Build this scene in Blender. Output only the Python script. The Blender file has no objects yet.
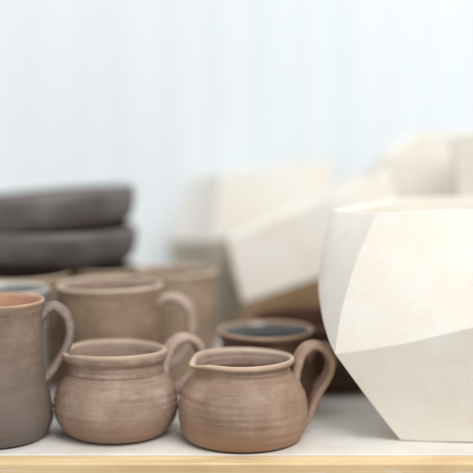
import bpy, bmesh, math, random
from mathutils import Vector, noise
R = math.radians
sc = bpy.context.scene
col = sc.collection
random.seed(7)

# ------------------------------------------------------------------ helpers
def srgb(r, g, b):
    f = lambda c: (c/255/12.92) if c/255 <= .04045 else ((c/255+.055)/1.055)**2.4
    return (f(r), f(g), f(b), 1)

def link(name, me, mat=None, parent=None):
    o = bpy.data.objects.new(name, me); col.objects.link(o)
    if mat:
        for m in (mat if isinstance(mat, (list, tuple)) else [mat]): me.materials.append(m)
    if parent: o.parent = parent
    return o

def thing(name, label, cat, loc, rz=0, group=None, rx=0, ry=0):
    o = bpy.data.objects.new(name, None); col.objects.link(o)
    o.empty_display_size = .02
    o.location = loc; o.rotation_euler = (rx, ry, rz)
    o['label'] = label; o['category'] = cat
    if group: o['group'] = group
    return o

def cr(pts, n):
    """Catmull-Rom through a list of tuples, n steps per span"""
    out = []
    P = [Vector(p) for p in pts]
    for i in range(len(P)-1):
        a, b = P[i], P[i+1]
        p0 = P[i-1] if i else a*2-b
        p3 = P[i+2] if i+2 < len(P) else b*2-a
        for k in range(n):
            t = k/n
            out.append(.5*((2*a)+(b-p0)*t+(2*p0-5*a+4*b-p3)*t*t+(3*a-p0-3*b+p3)*t*t*t))
    out.append(P[-1])
    return out

# ------------------------------------------------------------------ materials
class NT:
    def __init__(s, name):
        s.m = bpy.data.materials.new(name); s.m.use_nodes = True
        s.t = s.m.node_tree; s.b = s.t.nodes['Principled BSDF']
    def n(s, typ, **kw):
        x = s.t.nodes.new(typ)
        for k, v in kw.items():
            if k in x.inputs: x.inputs[k].default_value = v
            else: setattr(x, k, v)
        return x
    def l(s, a, b): s.t.links.new(a, b)
    def coords(s, scale, rnd=True):
        tc = s.n('ShaderNodeTexCoord')
        mp = s.n('ShaderNodeMapping'); mp.inputs['Scale'].default_value = scale
        s.l(tc.outputs['Object'], mp.inputs['Vector'])
        if rnd:
            oi = s.n('ShaderNodeObjectInfo')
            mu = s.n('ShaderNodeMath', operation='MULTIPLY'); mu.inputs[1].default_value = 37.
            s.l(oi.outputs['Random'], mu.inputs[0])
            cx = s.n('ShaderNodeCombineXYZ')
            for i in range(3): s.l(mu.outputs[0], cx.inputs[i])
            s.l(cx.outputs[0], mp.inputs['Location'])
        return mp.outputs['Vector']
    def noise(s, vec, scale, detail=3, rough=.55):
        x = s.n('ShaderNodeTexNoise'); x.inputs['Scale'].default_value = scale
        x.inputs['Detail'].default_value = detail; x.inputs['Roughness'].default_value = rough
        s.l(vec, x.inputs['Vector']); return x.outputs['Fac']
    def ramp(s, fac, stops):
        x = s.n('ShaderNodeValToRGB'); e = x.color_ramp.elements
        while len(e) < len(stops): e.new(.5)
        for q, (p, c) in zip(e, stops): q.position = p; q.color = c
        s.l(fac, x.inputs['Fac']); return x.outputs['Color']
    def mix(s, fac, a, b, mode='MIX'):
        x = s.n('ShaderNodeMix', data_type='RGBA', blend_type=mode)
        if isinstance(fac, (int, float)): x.inputs[0].default_value = fac
        else: s.l(fac, x.inputs[0])
        for i, v in ((6, a), (7, b)):
            if isinstance(v, tuple): x.inputs[i].default_value = v
            else: s.l(v, x.inputs[i])
        return x.outputs[2]
    def math(s, op, a, b=0., clamp=False):
        x = s.n('ShaderNodeMath', operation=op); x.use_clamp = clamp
        for i, v in ((0, a), (1, b)):
            if isinstance(v, (int, float)): x.inputs[i].default_value = v
            else: s.l(v, x.inputs[i])
        return x.outputs[0]

def clay(name, dark, mid, pale, rim, low=None, dust=.5, ring=1.0, rough=.75, spec=.25):
    """unglazed thrown clay: horizontal throwing lines, smoky patches, dry pale dust, worn pale lip"""
    s = NT(name)
    iso = s.coords((1, 1, 1)); band = s.coords((7, 7, 330)); fine = s.coords((40, 40, 1500))
    patch = s.noise(iso, 32, 4, .6)
    c = s.ramp(patch, [(.26, dark), (.52, mid), (.80, pale)])
    bn = s.noise(band, 1, 3, .6)
    c = s.mix(s.ramp(bn, [(.42, (0, 0, 0, 1)), (.72, (1, 1, 1, 1))]), c, s.mix(.17, c, dark))
    fn = s.noise(fine, 1, 2, .6)
    c = s.mix(s.ramp(fn, [(.50, (0, 0, 0, 1)), (.78, (.30, .30, .30, 1))]), c, pale)
    # dry dust, dabbed on in small strokes
    du = s.noise(s.coords((1, 1, 2.4)), 75, 5, .7)
    df = s.ramp(du, [(.50, (0, 0, 0, 1)), (.80, (dust, dust, dust, 1))])
    c = s.mix(df, c, pale)
    sp = s.noise(iso, 900, 2, .5)
    c = s.mix(s.ramp(sp, [(.63, (0, 0, 0, 1)), (.74, (.6, .6, .6, 1))]), c, dark)
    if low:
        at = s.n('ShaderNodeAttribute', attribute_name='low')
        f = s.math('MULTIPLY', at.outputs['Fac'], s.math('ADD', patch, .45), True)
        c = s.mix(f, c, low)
    at = s.n('ShaderNodeAttribute', attribute_name='lip')
    lf = s.math('MULTIPLY', at.outputs['Fac'], s.math('ADD', s.noise(iso, 60, 3), .35), True)
    c = s.mix(lf, c, rim)
    s.l(c, s.b.inputs['Base Color'])
    rr = s.math('ADD', s.math('MULTIPLY', patch, .25), rough-.12)
    s.l(rr, s.b.inputs['Roughness'])
    s.b.inputs['Specular IOR Level'].default_value = spec
    h = s.math('ADD', s.math('MULTIPLY', bn, .9*ring), s.math('MULTIPLY', fn, .35*ring))
    h = s.math('ADD', h, s.math('MULTIPLY', s.noise(iso, 420, 4, .6), .35))
    bp = s.n('ShaderNodeBump'); bp.inputs['Strength'].default_value = .65; bp.inputs['Distance'].default_value = .00045
    s.l(h, bp.inputs['Height']); s.l(bp.outputs[0], s.b.inputs['Normal'])
    return s.m

M_jug = clay('clay_rosy', srgb(129, 103, 86), srgb(159, 133, 113), srgb(182, 162, 144), srgb(196, 170, 145), srgb(151, 118, 94), dust=.35, rough=.56, spec=.42)
M_jug2 = clay('clay_dusty', srgb(127, 103, 89), srgb(157, 133, 117), srgb(190, 175, 160), srgb(186, 164, 144), srgb(143, 113, 94), dust=.42, rough=.6, spec=.38)
M_tall = clay('clay_grey', srgb(110, 93, 82), srgb(142, 122, 106), srgb(164, 147, 131), srgb(197, 164, 135), srgb(102, 94, 91), dust=.3, rough=.58, spec=.4)
M_tan = clay('clay_tan', srgb(129, 104, 86), srgb(161, 136, 115), srgb(188, 169, 148), srgb(210, 195, 175), srgb(145, 121, 102), dust=.4)
M_tan2 = clay('clay_beige', srgb(137, 114, 95), srgb(165, 143, 122), srgb(190, 173, 152), srgb(210, 195, 172), dust=.4)
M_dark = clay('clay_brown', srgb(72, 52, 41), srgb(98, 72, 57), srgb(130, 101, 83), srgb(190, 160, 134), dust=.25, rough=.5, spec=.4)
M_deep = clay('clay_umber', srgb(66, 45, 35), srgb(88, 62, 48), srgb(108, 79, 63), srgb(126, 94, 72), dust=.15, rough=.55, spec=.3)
M_slate = clay('clay_slate', srgb(76, 69, 68), srgb(95, 89, 89), srgb(120, 116, 117), srgb(113, 103, 98), srgb(81, 67, 60), dust=.3, ring=.5, rough=.5, spec=.6)
M_hand2 = clay('clay_handle_brown', srgb(116, 91, 76), srgb(146, 119, 102), srgb(172, 147, 131), srgb(186, 159, 140), dust=.35, ring=.25, rough=.6, spec=.38)
M_hand1 = clay('clay_handle_dusty', srgb(136, 113, 100), srgb(170, 147, 133), srgb(196, 178, 167), srgb(202, 182, 168), dust=.45, ring=.25)
M_handg = clay('clay_handle_grey', srgb(98, 86, 80), srgb(128, 114, 106), srgb(154, 140, 131), srgb(164, 148, 137), dust=.35, ring=.25)
M_in_or = clay('clay_inside_orange', srgb(184, 142, 116), srgb(205, 165, 139), srgb(220, 187, 162), srgb(223, 193, 170), dust=.3)
M_in = clay('clay_inside', srgb(130, 110, 99), srgb(163, 141, 127), srgb(190, 171, 158), srgb(209, 190, 176), dust=.4)
M_shade_grey = clay('vase_shade_grey', srgb(160, 152, 138), srgb(180, 172, 158), srgb(194, 187, 174), srgb(190, 182, 168), dust=.2, ring=.2)  # shade painted as colour, for the lower tier of the back white vase
M_shade_taupe = clay('vase_shade_taupe', srgb(147, 121, 91), srgb(167, 140, 108), srgb(182, 158, 129), srgb(167, 142, 112), dust=.2, ring=.2)  # warm brown shade painted as colour, for the slanting vase's lower tier

def glaze(name, a, b, rim):
    s = NT(name)
    n = s.noise(s.coords((1, 1, 1)), 60, 4, .6)
    c = s.ramp(n, [(.3, a), (.7, b)])
    at = s.n('ShaderNodeAttribute', attribute_name='lip')
    c = s.mix(at.outputs['Fac'], c, rim)
    s.l(c, s.b.inputs['Base Color'])
    s.b.inputs['Roughness'].default_value = .22; s.b.inputs['Specular IOR Level'].default_value = .6
    bp = s.n('ShaderNodeBump'); bp.inputs['Strength'].default_value = .3; bp.inputs['Distance'].default_value = .0008
    s.l(n, bp.inputs['Height']); s.l(bp.outputs[0], s.b.inputs['Normal'])
    return s.m
M_blue = glaze('glaze_blue_grey', srgb(76, 78, 78), srgb(112, 115, 115), srgb(196, 164, 142))
M_blue2 = glaze('glaze_pale_blue', srgb(128, 132, 134), srgb(160, 160, 156), srgb(206, 200, 190))

def bisque(name, base, warm, cool):
    s = NT(name)
    iso = s.coords((1, 1, 1))
    n = s.noise(iso, 16, 4, .6)
    c = s.ramp(n, [(.32, warm), (.5, base), (.68, cool)])
    sm = s.noise(s.coords((1.4, 1.4, .7)), 38, 5, .65)
    c = s.mix(s.ramp(sm, [(.54, (0, 0, 0, 1)), (.8, (.26, .26, .26, 1))]), c, srgb(208, 190, 172))
    st = s.noise(s.coords((30, 30, 260)), 1, 3, .6)            # sponge marks left by fettling the cast
    c = s.mix(s.ramp(st, [(.5, (0, 0, 0, 1)), (.8, (.10, .10, .10, 1))]), c, srgb(206, 198, 186))
    sp = s.noise(iso, 700, 2, .5)
    c = s.mix(s.ramp(sp, [(.68, (0, 0, 0, 1)), (.76, (.25, .25, .25, 1))]), c, srgb(170, 156, 140))
    s.l(c, s.b.inputs['Base Color'])
    s.b.inputs['Roughness'].default_value = .82; s.b.inputs['Specular IOR Level'].default_value = .2
    bv = s.n('ShaderNodeBevel', samples=6); bv.inputs['Radius'].default_value = .0022
    h = s.math('ADD', s.math('MULTIPLY', s.noise(iso, 480, 3, .6), .4), s.math('MULTIPLY', sm, .8))
    bp = s.n('ShaderNodeBump'); bp.inputs['Strength'].default_value = .3; bp.inputs['Distance'].default_value = .0008
    s.l(h, bp.inputs['Height']); s.l(bv.outputs[0], bp.inputs['Normal']); s.l(bp.outputs[0], s.b.inputs['Normal'])
    return s.m
M_white = bisque('white_bisque', srgb(236, 232, 224), srgb(233, 227, 216), srgb(239, 236, 229))
M_chalk = bisque('chalk_white_bisque', srgb(245, 242, 235), srgb(243, 239, 229), srgb(246, 244, 240))

def wood_mat():
    s = NT('pine_edging')
    v = s.coords((3.2, 60, 60), False)
    g = s.noise(v, 1.6, 5, .6)
    c = s.ramp(g, [(.3, srgb(210, 180, 134)), (.5, srgb(227, 199, 154)), (.7, srgb(235, 213, 174))])
    ln = s.noise(s.coords((5, 420, 420), False), 1, 3, .6)
    c = s.mix(s.ramp(ln, [(.55, (0, 0, 0, 1)), (.75, (.35, .35, .35, 1))]), c, srgb(198, 156, 106))
    sm = s.noise(s.coords((40, 60, 90), False), 1, 4, .7)       # smears of white slip
    c = s.mix(s.ramp(sm, [(.57, (0, 0, 0, 1)), (.74, (.55, .55, .55, 1))]), c, srgb(236, 228, 212))
    bl = s.noise(s.coords((9, 30, 30), False), 1, 4, .7)      # grubby handling marks
    c = s.mix(s.ramp(bl, [(.52, (0, 0, 0, 1)), (.78, (.45, .45, .45, 1))]), c, srgb(176, 138, 96))
    s.l(c, s.b.inputs['Base Color']); s.b.inputs['Roughness'].default_value = .6
    bp = s.n('ShaderNodeBump'); bp.inputs['Strength'].default_value = .25; bp.inputs['Distance'].default_value = .0006
    s.l(ln, bp.inputs['Height']); s.l(bp.outputs[0], s.b.inputs['Normal'])
    return s.m
M_wood = wood_mat()

def board_mat():
    s = NT('white_melamine_board')
    iso = s.coords((1, 1, 1), False)
    n = s.noise(iso, 14, 5, .65)
    c = s.ramp(n, [(.3, srgb(218, 213, 206)), (.55, srgb(231, 229, 223)), (.8, srgb(237, 236, 231))])
    d = s.noise(s.coords((1, 1.6, 1), False), 55, 5, .75)
    c = s.mix(s.ramp(d, [(.58, (0, 0, 0, 1)), (.8, (.4, .4, .4, 1))]), c, srgb(204, 190, 172))   # clay dust
    sp = s.noise(iso, 520, 2, .5)
    c = s.mix(s.ramp(sp, [(.70, (0, 0, 0, 1)), (.76, (.5, .5, .5, 1))]), c, srgb(160, 138, 120))
    sc_ = s.noise(s.coords((60, 9, 1), False), 1.4, 5, .7)
    c = s.mix(s.ramp(sc_, [(.60, (0, 0, 0, 1)), (.72, (.35, .35, .35, 1))]), c, srgb(196, 184, 168))
    s.l(c, s.b.inputs['Base Color']); s.l(s.math('ADD', s.math('MULTIPLY', d, .4), .3), s.b.inputs['Roughness'])
    bp = s.n('ShaderNodeBump'); bp.inputs['Strength'].default_value = .2; bp.inputs['Distance'].default_value = .0004
    s.l(d, bp.inputs['Height']); s.l(bp.outputs[0], s.b.inputs['Normal'])
    return s.m
M_board = board_mat()

def wall_mat():
    s = NT('pale_blue_plank_paint')
    tc = s.n('ShaderNodeTexCoord'); 
    a = s.noise(s.coords((34, 1, 1.6), False), 1, 4, .6)
    c = s.ramp(a, [(.36, srgb(228, 236, 242)), (.5, srgb(232, 239, 245)), (.64, srgb(236, 242, 246))])
    b = s.noise(s.coords((4, 1, 1.2), False), 1, 2, .5)
    c = s.mix(s.ramp(b, [(.4, (0, 0, 0, 1)), (.7, (.5, .5, .5, 1))]), c, srgb(228, 238, 242))
    s.l(c, s.b.inputs['Base Color']); s.b.inputs['Roughness'].default_value = .7
    return s.m
M_wall = wall_mat()

# ------------------------------------------------------------------ pots
def pot_mesh(name, prof, seed, lip_z, seg=144, spout=None, wobble=.012, ring=.0004, inner_from=None, step=5, low=.35):
    """turned vessel: prof = [(r,z)...] from base centre up the outside, over the lip and down the inside;
    faces after profile index inner_from take material slot 1"""
    pr = cr([(r, z, 0) for r, z in prof], step)
    bm = bmesh.new()
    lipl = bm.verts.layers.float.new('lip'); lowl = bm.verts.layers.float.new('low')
    rg = random.Random(seed); ph = [rg.uniform(0, 6.28) for _ in range(6)]
    H = max(p.y for p in pr)
    rows = []
    for i, p in enumerate(pr):
        r, z = max(p.x, 0), p.y
        if r < 1e-5:
            v = bm.verts.new((0, 0, z)); v[lipl] = 0; v[lowl] = 1 if i < 3 else 0; rows.append([v]*seg); continue
        row = []
        for k in range(seg):
            t = 2*math.pi*k/seg
            f = 1 + wobble*(math.sin(2*t+ph[0])*.5 + math.sin(3*t+ph[1]+z*20)*.25) * min(1, z/H+.15)
            f += .25*wobble*noise.noise((math.cos(t)*2+seed, math.sin(t)*2, z*40))
            rr = r*f
            # spiral finger ridges on the outer wall
            rr += ring*math.sin(z*1050 + t + 1.5*math.sin(z*240+ph[2]))*(.5+.5*math.sin(z*170+t*2+ph[3]))
            zz = z + wobble*.035*math.sin(t+ph[4])*z/H + wobble*.03*math.sin(2*t+ph[5])*z/H
            if spout:
                a, width, out, drop, dep = spout
                d = (t-a+math.pi) % (2*math.pi)-math.pi
                w = math.exp(-(d/width)**2)
                side = math.exp(-((abs(d)-width*2.0)/(width*.9))**2)
                k2 = max(0, min(1, (z-(lip_z-dep))/dep))**1.6
                rr += (out*w - out*.13*side)*k2
                zz += (drop*w)*k2
            v = bm.verts.new((rr*math.cos(t), rr*math.sin(t), zz))
            v[lipl] = max(0, 1-abs(z-lip_z)/.0035) if z > lip_z-.0035 else 0
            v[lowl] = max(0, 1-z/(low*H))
            row.append(v)
        rows.append(row)
    fi = (inner_from or 999)*step
    for i in range(len(rows)-1):
        for k in range(seg):
            vs = [rows[i][k], rows[i][(k+1) % seg], rows[i+1][(k+1) % seg], rows[i+1][k]]
            vs = list(dict.fromkeys(vs))
            if len(vs) < 3: continue
            try: f = bm.faces.new(vs)
            except ValueError: continue
            f.smooth = True; f.material_index = 1 if i >= fi else 0
    bmesh.ops.recalc_face_normals(bm, faces=bm.faces)
    me = bpy.data.meshes.new(name); bm.to_mesh(me); bm.free()
    return me

def strap_mesh(name, pts, phi, w0, w1, t0, t1, seed=0, groove=.14, flare=(1.7, 1.5)):
    """pulled strap handle through (r,z) points in the vertical plane at angle phi"""
    pr = cr([(r, z, 0) for r, z in pts], 10)
    bm = bmesh.new(); lipl = bm.verts.layers.float.new('lip'); bm.verts.layers.float.new('low')
    n = len(pr); seg = 28; rows = []
    er = Vector((math.cos(phi), math.sin(phi), 0)); en = Vector((-math.sin(phi), math.cos(phi), 0)); ez = Vector((0, 0, 1))
    for i, p in enumerate(pr):
        a = pr[max(0, i-1)]; b = pr[min(n-1, i+1)]
        tx, tz = b.x-a.x, b.y-a.y; L = math.hypot(tx, tz) or 1; tx /= L; tz /= L
        nrm = er*(-tz) + ez*tx                     # outward in plane (left normal)
        u = i/(n-1)
        w = w0+(w1-w0)*u; th = t0+(t1-t0)*u
        e = flare[0]-1 if u < .5 else flare[1]-1
        q = max(0, 1-min(u, 1-u)/.18)**2
        w *= 1+e*q; th *= 1+e*q*.6
        row = []
        for k in range(seg):
            t = 2*math.pi*k/seg
            c, s_ = math.cos(t), math.sin(t)
            x = math.copysign(abs(c)**.8, c)*w/2; y = math.copysign(abs(s_)**.85, s_)*th/2
            y *= 1-groove*max(0, 1-(x/(w*.3))**2) if abs(x) < w*.3 else 1
            nz = .10*noise.noise((p.x*110+seed, p.y*110, math.cos(t)*.8))+.06*noise.noise((p.x*260+seed, p.y*260, math.sin(t)))
            pos = er*p.x + ez*p.y + en*x*(1+nz) + nrm*y*(1+nz)
            v = bm.verts.new(pos)
            v[lipl] = .8*max(0, abs(c)-.80)/.2*(1-q)
            row.append(v)
        rows.append(row)
    for i in range(n-1):
        for k in range(seg):
            f = bm.faces.new([rows[i][k], rows[i][(k+1) % seg], rows[i+1][(k+1) % seg], rows[i+1][k]]); f.smooth = True
    bm.faces.new(rows[0][::-1]); bm.faces.new(rows[-1])
    bmesh.ops.recalc_face_normals(bm, faces=bm.faces)
    me = bpy.data.meshes.new(name); bm.to_mesh(me); bm.free()
    return me

G_JUG = 'small brown jugs'; G_MUG = 'brown clay mugs'; G_BOWL = 'stacked dark bowls'; G_VASE = 'white faceted vases'

# the tall grey-brown mug at the left edge
t = thing('mug', 'tall waisted grey brown mug with orange inside, cut by the left edge in front', 'mug', (-.191, .050, .0006), group=G_MUG)
pf = [(0, 0), (.030, 0), (.0375, .0005), (.0405, .003), (.0432, .0075), (.0454, .0155), (.0440, .0290), (.0408, .045), (.0386, .060), (.0379, .072), (.0386, .090),
      (.0397, .104), (.0399, .1080), (.0388, .1098), (.0374, .1088), (.0368, .104), (.0360, .088), (.0356, .070), (.038, .045), (.041, .02), (.036, .007), (0, .006)]
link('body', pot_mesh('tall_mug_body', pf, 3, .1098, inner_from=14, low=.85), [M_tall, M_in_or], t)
link('handle', strap_mesh('tall_mug_handle', [(.0320, .0895), (.0375, .0965), (.042, .1012), (.0480, .1032), (.0556, .0975), (.0592, .0875), (.0586, .0765), (.0532, .064), (.0455, .0525), (.0385, .0445), (.034, .040)], R(8), .0135, .0105, .0090, .0078, 1), M_handg, t)

# squat jug, left of the two
t = thing('jug', 'squat dusty brown jug with collar ring, its bulge between tall mug and orange-tinged jug', 'jug', (-.0963, .062, .0006), group=G_JUG)
pf = [(0, 0), (.030, 0), (.0362, .0006), (.0405, .0030), (.0455, .0090), (.0488, .0165), (.0497, .0235), (.0488, .0315), (.0463, .0390), (.0424, .0455), (.0390, .0494),
      (.0386, .0508), (.0384, .0530), (.0380, .0554), (.0379, .0584), (.0396, .0601), (.0412, .0628), (.0412, .0664), (.0394, .0686), (.0372, .0676), (.0360, .0635), (.0355, .0560), (.036, .049), (.043, .036), (.046, .022), (.040, .008), (0, .006)]
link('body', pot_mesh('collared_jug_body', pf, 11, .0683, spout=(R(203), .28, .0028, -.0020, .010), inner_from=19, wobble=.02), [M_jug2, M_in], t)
link('handle', strap_mesh('collared_jug_handle', [(.038, .0415), (.0417, .0505), (.0454, .0600), (.0528, .0687), (.0621, .0708), (.0718, .066), (.0768, .0558), (.0741, .0446), (.0657, .0364), (.0563, .0299), (.045, .0235)], R(30), .0135, .0110, .0092, .0078, 2), M_hand1, t)

# squat jug, right of the two
t = thing('jug', 'squat warm brown jug with pinched spout, foremost, beside the large white vase', 'jug', (.0051, .047, .0006), group=G_JUG)
pf = [(0, 0), (.036, 0), (.0434, .0005), (.0464, .0026), (.0489, .0085), (.0505, .0155), (.0511, .0225), (.0506, .0300), (.0485, .0375), (.0449, .0440), (.0408, .0494),
      (.0378, .0534), (.0372, .0562), (.0378, .0588), (.0398, .0602), (.0406, .0624), (.0396, .0644), (.0378, .0641), (.0364, .0606), (.0355, .0545), (.037, .049), (.044, .036), (.047, .022), (.041, .008), (0, .006)]
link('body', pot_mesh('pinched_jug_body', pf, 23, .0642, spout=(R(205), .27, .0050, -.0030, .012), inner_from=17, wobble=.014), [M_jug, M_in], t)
link('handle', strap_mesh('pinched_jug_handle', [(.0365, .036), (.0407, .0430), (.0431, .0542), (.0474, .0653), (.0553, .0712), (.0644, .0694), (.0708, .061), (.0712, .052), (.0671, .0425), (.0606, .0322), (.0557, .0212), (.0527, .0125), (.048, .007)], R(12), .0145, .0100, .0094, .0070, 3, flare=(1.3, 1.1)), M_hand2, t)

# dark jug with the blue-grey glazed inside
t = thing('jug', 'dark brown jug with blue grey glazed inside, half hidden behind the pinched-spout jug', 'jug', (.0250, .150, .0006), group=G_JUG)
pf = [(0, 0), (.032, 0), (.038, .0008), (.0425, .0060), (.0455, .0150), (.0458, .0240), (.0440, .0340), (.0410, .0440), (.0388, .0510),
      (.0384, .0560), (.0398, .0610), (.0420, .0645), (.0424, .0668), (.0412, .0682), (.0398, .0670), (.0384, .0635), (.0366, .0575), (.0366, .051), (.041, .036), (.043, .022), (.038, .008), (0, .006)]
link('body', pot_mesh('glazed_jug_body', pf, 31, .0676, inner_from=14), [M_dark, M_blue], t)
link('handle', strap_mesh('glazed_jug_handle', [(.037, .043), (.0420, .0500), (.0480, .0545), (.0560, .0540), (.0615, .0475), (.0600, .0385), (.0540, .0300), (.0480, .0240), (.043, .021)], R(-16), .012, .010, .0072, .0062, 4), M_hand2, t)

# broad reddish dark pot behind it
t = thing('bowl', 'wide dark umber bowl in shadow between the blue-glazed jug and the large white vase', 'bowl', (.085, .252, .0006))
pf = [(0, 0), (.056, 0), (.0640, .001), (.0675, .005), (.0712, .016), (.0733, .030), (.0731, .043), (.0720, .053), (.0724, .058), (.0717, .0612), (.0697, .0616), (.0682, .059), (.0682, .048), (.067, .03), (.060, .008), (0, .007)]
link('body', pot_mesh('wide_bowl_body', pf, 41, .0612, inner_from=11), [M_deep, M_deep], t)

# second-row and back-row mugs
def mug_prof(r, h, foot=.93, belly=1.0):
    return [(0, 0), (r*foot*.8, 0), (r*foot*.96, .0006), (r*foot, .004), (r*(foot+.02)*belly, h*.2), (r*(foot+.01)*belly, h*.45), (r*.955, h*.70), (r*.975, h*.90), (r, h*.965), (r*.995, h*.992), (r*.965, h),
            (r*.935, h*.985), (r*.905, h*.93), (r*.89, h*.70), (r*.87, h*.4), (r*.86, h*.12), (r*.7, h*.07), (0, h*.065)]
def mug(label, loc, r, h, mats, seed, phi=None, mh=None, foot=.93, pts=None, w=.014):
    t = thing('mug', label, 'mug', (loc[0], loc[1], .0006), group=G_MUG)
    link('body', pot_mesh('mug_body', mug_prof(r, h, foot), seed, h, seg=96, inner_from=11), list(mats), t)
    if phi is not None:
        if not pts:
            pts = [(r*.90, h*.80), (r*1.05, h*.90), (r*1.3, h*.93), (r*1.55, h*.82), (r*1.62, h*.62), (r*1.5, h*.42), (r*1.2, h*.27), (r*.9, h*.2)]
        link('handle', strap_mesh('mug_handle', pts, R(phi), w, w*.85, .0098, .0086, seed), mh, t)
    return t
mug('wide tan mug with arched handle, directly behind the collared dusty jug', (-.113, .172), .0472, .1052, (M_tan, M_in), 51, -10, M_hand1, .87,
    [(.0360, .0570), (.0392, .0690), (.0408, .0830), (.0504, .0925), (.0639, .0917), (.0729, .0821), (.0752, .0661), (.0711, .0497), (.0592, .0367), (.038, .029)], .0130)
mug('plain beige mug showing right of the wide tan mug, at the back', (-.0590, .262), .0400, .1060, (M_tan2, M_in), 57, 115, M_hand1)
mug('mug with pale blue glaze behind the tall grey mug at the left edge', (-.2020, .152), .0385, .1040, (M_blue2, M_blue2), 61, 150, M_handg)
mug('tan mug behind the pale blue glazed mug, near the left edge', (-.2060, .244), .0455, .1050, (M_tan2, M_in), 67, 140, M_hand1)
mug('reddish tan mug under the stacked dark bowls, behind the wide tan mug', (-.1370, .290), .0410, .1056, (M_tan, M_in), 71, 100, M_hand1)
mug('farthest tan mug under the left side of the stacked dark bowls', (-.2350, .345), .0430, .1056, (M_tan2, M_in), 73, 100, M_hand1)

# stacked dark bowls resting on the rims of the back mugs
pb = [(0, 0), (.068, 0), (.0800, .0008), (.0868, .0050), (.0912, .0115), (.0936, .0200), (.0945, .0290), (.0940, .0340), (.0925, .0374), (.0897, .0390), (.0860, .037), (.0850, .030), (.082, .02), (.072, .009), (0, .007)]
t = thing('bowl', 'dark grey bowl, lower of the two stacked on the mugs', 'bowl', (-.1960, .318, .1065), group=G_BOWL)
link('body', pot_mesh('low_bowl_body', pb, 81, .0388, inner_from=9, wobble=.016), [M_slate, M_slate], t)
t = thing('bowl', 'dark grey bowl lying tilted on top of the other dark bowl', 'bowl', (-.1965, .318, .1400), ry=R(-4.6), group=G_BOWL)
link('body', pot_mesh('low_bowl_body', pb, 87, .0388, inner_from=9, wobble=.016), [M_slate, M_slate], t)

# ------------------------------------------------------------------ faceted white vases
def facet_mesh(name, rings, edge_bow, inset=.0075, depth=.9, N=14, bulge=.0):
    """rings: lists of (x,y,z), bottom to top, equal counts; every cell is a Coons patch between bowed edges"""
    bm = bmesh.new(); n = len(rings[0])
    def edge(a, b):
        """points from a to b; a, b = (ring, index)"""
        flip = a > b
        if flip: a, b = b, a
        A = Vector(rings[a[0]][a[1]]); B = Vector(rings[b[0]][b[1]])
        bow = Vector(edge_bow.get((a, b), (0, 0, 0)))
        pts = [A.lerp(B, k/N) + bow*(4*(k/N)*(1-k/N)) for k in range(N+1)]
        return pts[::-1] if flip else pts
    for j in range(len(rings)-1):
        for i in range(n):
            i2 = (i+1) % n
            c0 = edge((j, i), (j, i2)); c1 = edge((j+1, i), (j+1, i2))
            d0 = edge((j, i), (j+1, i)); d1 = edge((j, i2), (j+1, i2))
            g = []
            for b in range(N+1):
                v = b/N; row = []
                for a in range(N+1):
                    u = a/N
                    P = (1-v)*c0[a]+v*c1[a]+(1-u)*d0[b]+u*d1[b]-((1-u)*(1-v)*c0[0]+u*(1-v)*c0[N]+(1-u)*v*c1[0]+u*v*c1[N])
                    row.append(bm.verts.new(P+noise.noise_vector(P*22)*.0007+noise.noise_vector(P*70)*.00018))
                g.append(row)
            for b in range(N):
                for a in range(N):
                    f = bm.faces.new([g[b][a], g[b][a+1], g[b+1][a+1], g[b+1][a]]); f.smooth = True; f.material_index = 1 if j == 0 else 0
    # top rim, inner wall, inner floor
    top = []
    for i in range(n): top += edge((len(rings)-1, i), (len(rings)-1, (i+1) % n))[:-1]
    top = [p+noise.noise_vector(p*22)*.0007+noise.noise_vector(p*70)*.00018 for p in top]
    cen = sum(top, Vector())/len(top)
    def inset_loop(d, dz, k=1.):
        out = []
        for p in top:
            q = p-cen; L = math.hypot(q.x, q.y)
            s = (L-d)/L*k
            out.append(Vector((cen.x+q.x*s, cen.y+q.y*s, p.z+dz)))
        return out
    zlow = min(p[2] for p in rings[0])+.006
    loops = [top, inset_loop(inset, -.0008), inset_loop(inset+.001, -.02), inset_loop(inset, -.06*depth, .98)]
    last = [Vector((cen.x+(p.x-cen.x)*.55, cen.y+(p.y-cen.y)*.55, zlow)) for p in top]
    loops.append(last)
    vl = [[bm.verts.new(p) for p in L] for L in loops]
    m = len(top)
    for a, b in zip(vl, vl[1:]):
        for k in range(m): bm.faces.new([a[k], a[(k+1) % m], b[(k+1) % m], b[k]])
    bm.faces.new(vl[-1])
    base = []
    for i in range(n): base += edge((0, i), (0, (i+1) % n))[:-1]
    bm.faces.new([bm.verts.new(p+noise.noise_vector(p*22)*.0007+noise.noise_vector(p*70)*.00018) for p in base])
    bmesh.ops.remove_doubles(bm, verts=bm.verts, dist=1e-5)
    bmesh.ops.recalc_face_normals(bm, faces=bm.faces)
    me = bpy.data.meshes.new(name); bm.to_mesh(me); bm.free()
    me.set_sharp_from_angle(angle=R(9))
    return me

def vase(label, loc, rings, bow, name, low=None, mat=None, **kw):
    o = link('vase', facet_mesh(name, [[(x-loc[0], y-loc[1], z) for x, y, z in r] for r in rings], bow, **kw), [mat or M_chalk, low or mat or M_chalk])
    o.location = (loc[0], loc[1], loc[2] if len(loc) > 2 else .0005)
    o['label'] = label; o['category'] = 'vase'; o['group'] = G_VASE
    return o

# large vase in front, right
B = [(.128, .038, 0), (.2755, .022, 0), (.335, .110, 0), (.285, .200, 0), (.175, .205, 0), (.146, .125, 0)]
Mi = [(.0750, .024, .0714), (.2560, .002, .1215), (.352, .105, .074), (.330, .215, .112), (.190, .275, .078), (0.0662, 0.0822, 0.1195)]
T = [(.1093, .050, .178), (.2529, .055, .1825), (.318, .130, .180), (.285, .225, .179), (.160, .235, .178), (.0787, .110, .1751)]
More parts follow.
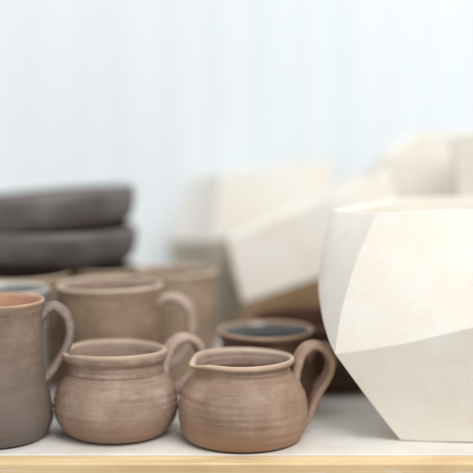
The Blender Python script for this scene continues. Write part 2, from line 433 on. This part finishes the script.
# ring cells run i -> i+1: cell (Mi0,Mi1,T0,T1) is the big front facet, cell (Mi5,Mi0,T5,T0) the left one
bow = {((1, 0), (2, 0)): (-.0058, -.001, 0), ((1, 0), (1, 1)): (0, -.001, -.0058), ((0, 0), (1, 0)): (-.0006, -.0004, 0),
       ((1, 5), (2, 5)): (-.0015, 0, 0), ((1, 0), (1, 5)): (-.0030, -.001, -.001), ((1, 1), (2, 1)): (.004, -.001, 0)}
vase('large off white faceted vase standing in front at the right edge', (.205, .115), [B, Mi, T], bow, 'large_faceted_vase', N=24, mat=M_white)

# block-like vase at the back of the middle
B = [(-.022, .452, 0), (.088, .455, 0), (.100, .505, 0), (.080, .550, 0), (.000, .575, 0), (-.066, .550, 0)]
M1 = [(-.0300, .441, .1145), (.1090, .446, .1467), (.118, .500, .125), (.090, .570, .140), (-.020, .605, .110), (-.0860, .560, .1046)]
T = [(-.0187, .446, .1902), (.1045, .446, .2045), (.1143, .500, .2030), (.085, .555, .202), (-.010, .585, .186), (-.0610, .560, .1815)]
vase('white faceted vase at the very back of the middle, shaded grey on its left', (.010, .505), [B, M1, T], {}, 'back_faceted_vase', N=4, low=M_shade_grey)  # bottom tier takes a painted grey shade

# leaning vase in front of it
B = [(-.008, .356, 0), (.095, .352, 0), (.150, .368, 0), (.145, .400, 0), (.085, .408, 0), (-.002, .400, 0)]
M1 = [(.0068, .339, .0612), (.1028, .334, .0945), (.186, .358, .118), (.170, .410, .110), (.090, .425, .085), (.012, .415, .070)]
T = [(-.0100, .345, .1270), (.0993, .338, .1706), (.160, .360, .1995), (.148, .408, .199), (.088, .420, .168), (.002, .412, .130)]
vase('cream faceted vase with slanting rim, behind the dark bowl and left of the large vase', (.090, .375), [B, M1, T], {}, 'slanting_faceted_vase', N=6, low=M_shade_taupe, inset=.004, depth=.6)  # bottom tier takes a painted brown shade

# two at the right behind the large one
B = [(.172, .450, 0), (.228, .440, 0), (.245, .470, 0), (.225, .510, 0), (.175, .515, 0), (.160, .480, 0)]
M1 = [(.1590, .450, .1750), (.2385, .424, .1720), (.262, .455, .170), (.250, .525, .175), (.175, .530, .175), (.155, .490, .172)]
M2 = [(.1690, .447, .2120), (.2385, .424, .2050), (.262, .455, .205), (.250, .520, .210), (.182, .525, .212), (.168, .490, .212)]
T = [(.2056, .440, .2355), (.2367, .430, .2365), (.254, .458, .238), (.244, .500, .238), (.212, .505, .237), (.203, .475, .236)]
vase('off white vase with sloping left shoulder, behind the large front vase', (.200, .480), [B, M1, M2, T], {}, 'shouldered_vase', mat=M_white, N=4, inset=.004, depth=.5)
B = [(.245, .300, 0), (.300, .290, 0), (.335, .320, 0), (.325, .365, 0), (.275, .380, 0), (.240, .345, 0)]
M1 = [(.232, .300, .110), (.300, .275, .120), (.350, .315, .105), (.340, .375, .120), (.275, .392, .112), (.231, .345, .115)]
T = [(.2185, .322, .2350), (.275, .285, .2430), (.345, .310, .244), (.345, .365, .244), (.290, .388, .243), (.2250, .360, .2370)]
vase('tall white faceted vase at the right edge, farther back than the large vase', (.285, .335), [B, M1, T], {}, 'flared_vase', mat=M_white, N=4)

# ------------------------------------------------------------------ shelf and wall
def box(name, x0, x1, y0, y1, z0, z1, mat, parent=None, bevel=.0008, seg=2):
    bm = bmesh.new(); bmesh.ops.create_cube(bm, size=1)
    for v in bm.verts: v.co = ((x0+x1)/2+v.co.x*(x1-x0), (y0+y1)/2+v.co.y*(y1-y0), (z0+z1)/2+v.co.z*(z1-z0))
    if bevel: bmesh.ops.bevel(bm, geom=list(bm.edges), offset=bevel, segments=seg, affect='EDGES', profile=.5)
    me = bpy.data.meshes.new(name); bm.to_mesh(me); bm.free()
    return link(name, me, mat, parent)

sh = bpy.data.objects.new('shelf', None); col.objects.link(sh)
sh['label'] = 'white shelf board with a pale pine front edging under all the pottery'; sh['category'] = 'shelf'
box('board', -.75, .75, .0022, .64, -.022, 0, M_board, sh, .0006)
box('edging', -.75, .75, -.018, .0020, -.036, -.0006, M_wood, sh, .0016, 3)

w = bpy.data.objects.new('wall', None); col.objects.link(w); w['kind'] = 'structure'
x = -1.3; i = 0; rg = random.Random(5)
bm = bmesh.new()
while x < 1.3:
    wd = .060+rg.uniform(-.006, .006)
    g = bmesh.ops.create_cube(bm, size=1)
    for v in g['verts']:
        v.co = (x+wd/2+v.co.x*(wd-.0004), .66+rg.uniform(-.0006, .0006)+v.co.y*.016, .35+v.co.z*2.1)
    x += wd
bmesh.ops.bevel(bm, geom=list(bm.edges), offset=.0004, segments=2, affect='EDGES', profile=.5)
me = bpy.data.meshes.new('planks'); bm.to_mesh(me); bm.free()
bpy.data.objects.remove(w)
w = link('wall', me, M_wall); w['kind'] = 'structure'

# ------------------------------------------------------------------ light
wd = bpy.data.worlds.new('World'); sc.world = wd; wd.use_nodes = True
bg = wd.node_tree.nodes['Background']; bg.inputs[0].default_value = (.985, .98, .965, 1); bg.inputs[1].default_value = .57
def area(name, loc, target, size, power, color):
    L = bpy.data.lights.new(name, 'AREA'); L.shape = 'RECTANGLE'; L.size = size[0]; L.size_y = size[1]; L.energy = power; L.color = color
    o = bpy.data.objects.new(name, L); col.objects.link(o); o.location = loc
    o.rotation_euler = (Vector(target)-Vector(loc)).to_track_quat('-Z', 'Y').to_euler()
    return o
area('window_light', (.60, -.98, 1.55), (.0, .15, .05), (1.2, 1.0), 28.2, (1, .982, .958))
area('wall_light', (-.30, .38, 1.7), (-.30, .66, .30), (2.4, .35), 10.4, (.965, .98, 1))

# ------------------------------------------------------------------ camera
cd = bpy.data.cameras.new('camera'); cam = bpy.data.objects.new('camera', cd); col.objects.link(cam)
cam.location = (0, -.80, .243); cam.rotation_euler = (R(90-5.6), 0, 0)
cd.sensor_width = 36; cd.lens = 1096/473*36; cd.clip_start = .02; cd.clip_end = 50
cd.dof.use_dof = True; cd.dof.focus_distance = .822; cd.dof.aperture_fstop = 2.1; cd.dof.aperture_blades = 0
sc.camera = cam
sc.view_settings.view_transform = 'Standard'; sc.view_settings.look = 'None'; sc.view_settings.exposure = 0; sc.view_settings.gamma = 1
sc.cycles.max_bounces = 10; sc.cycles.diffuse_bounces = 6
sc.cycles.use_denoising = True
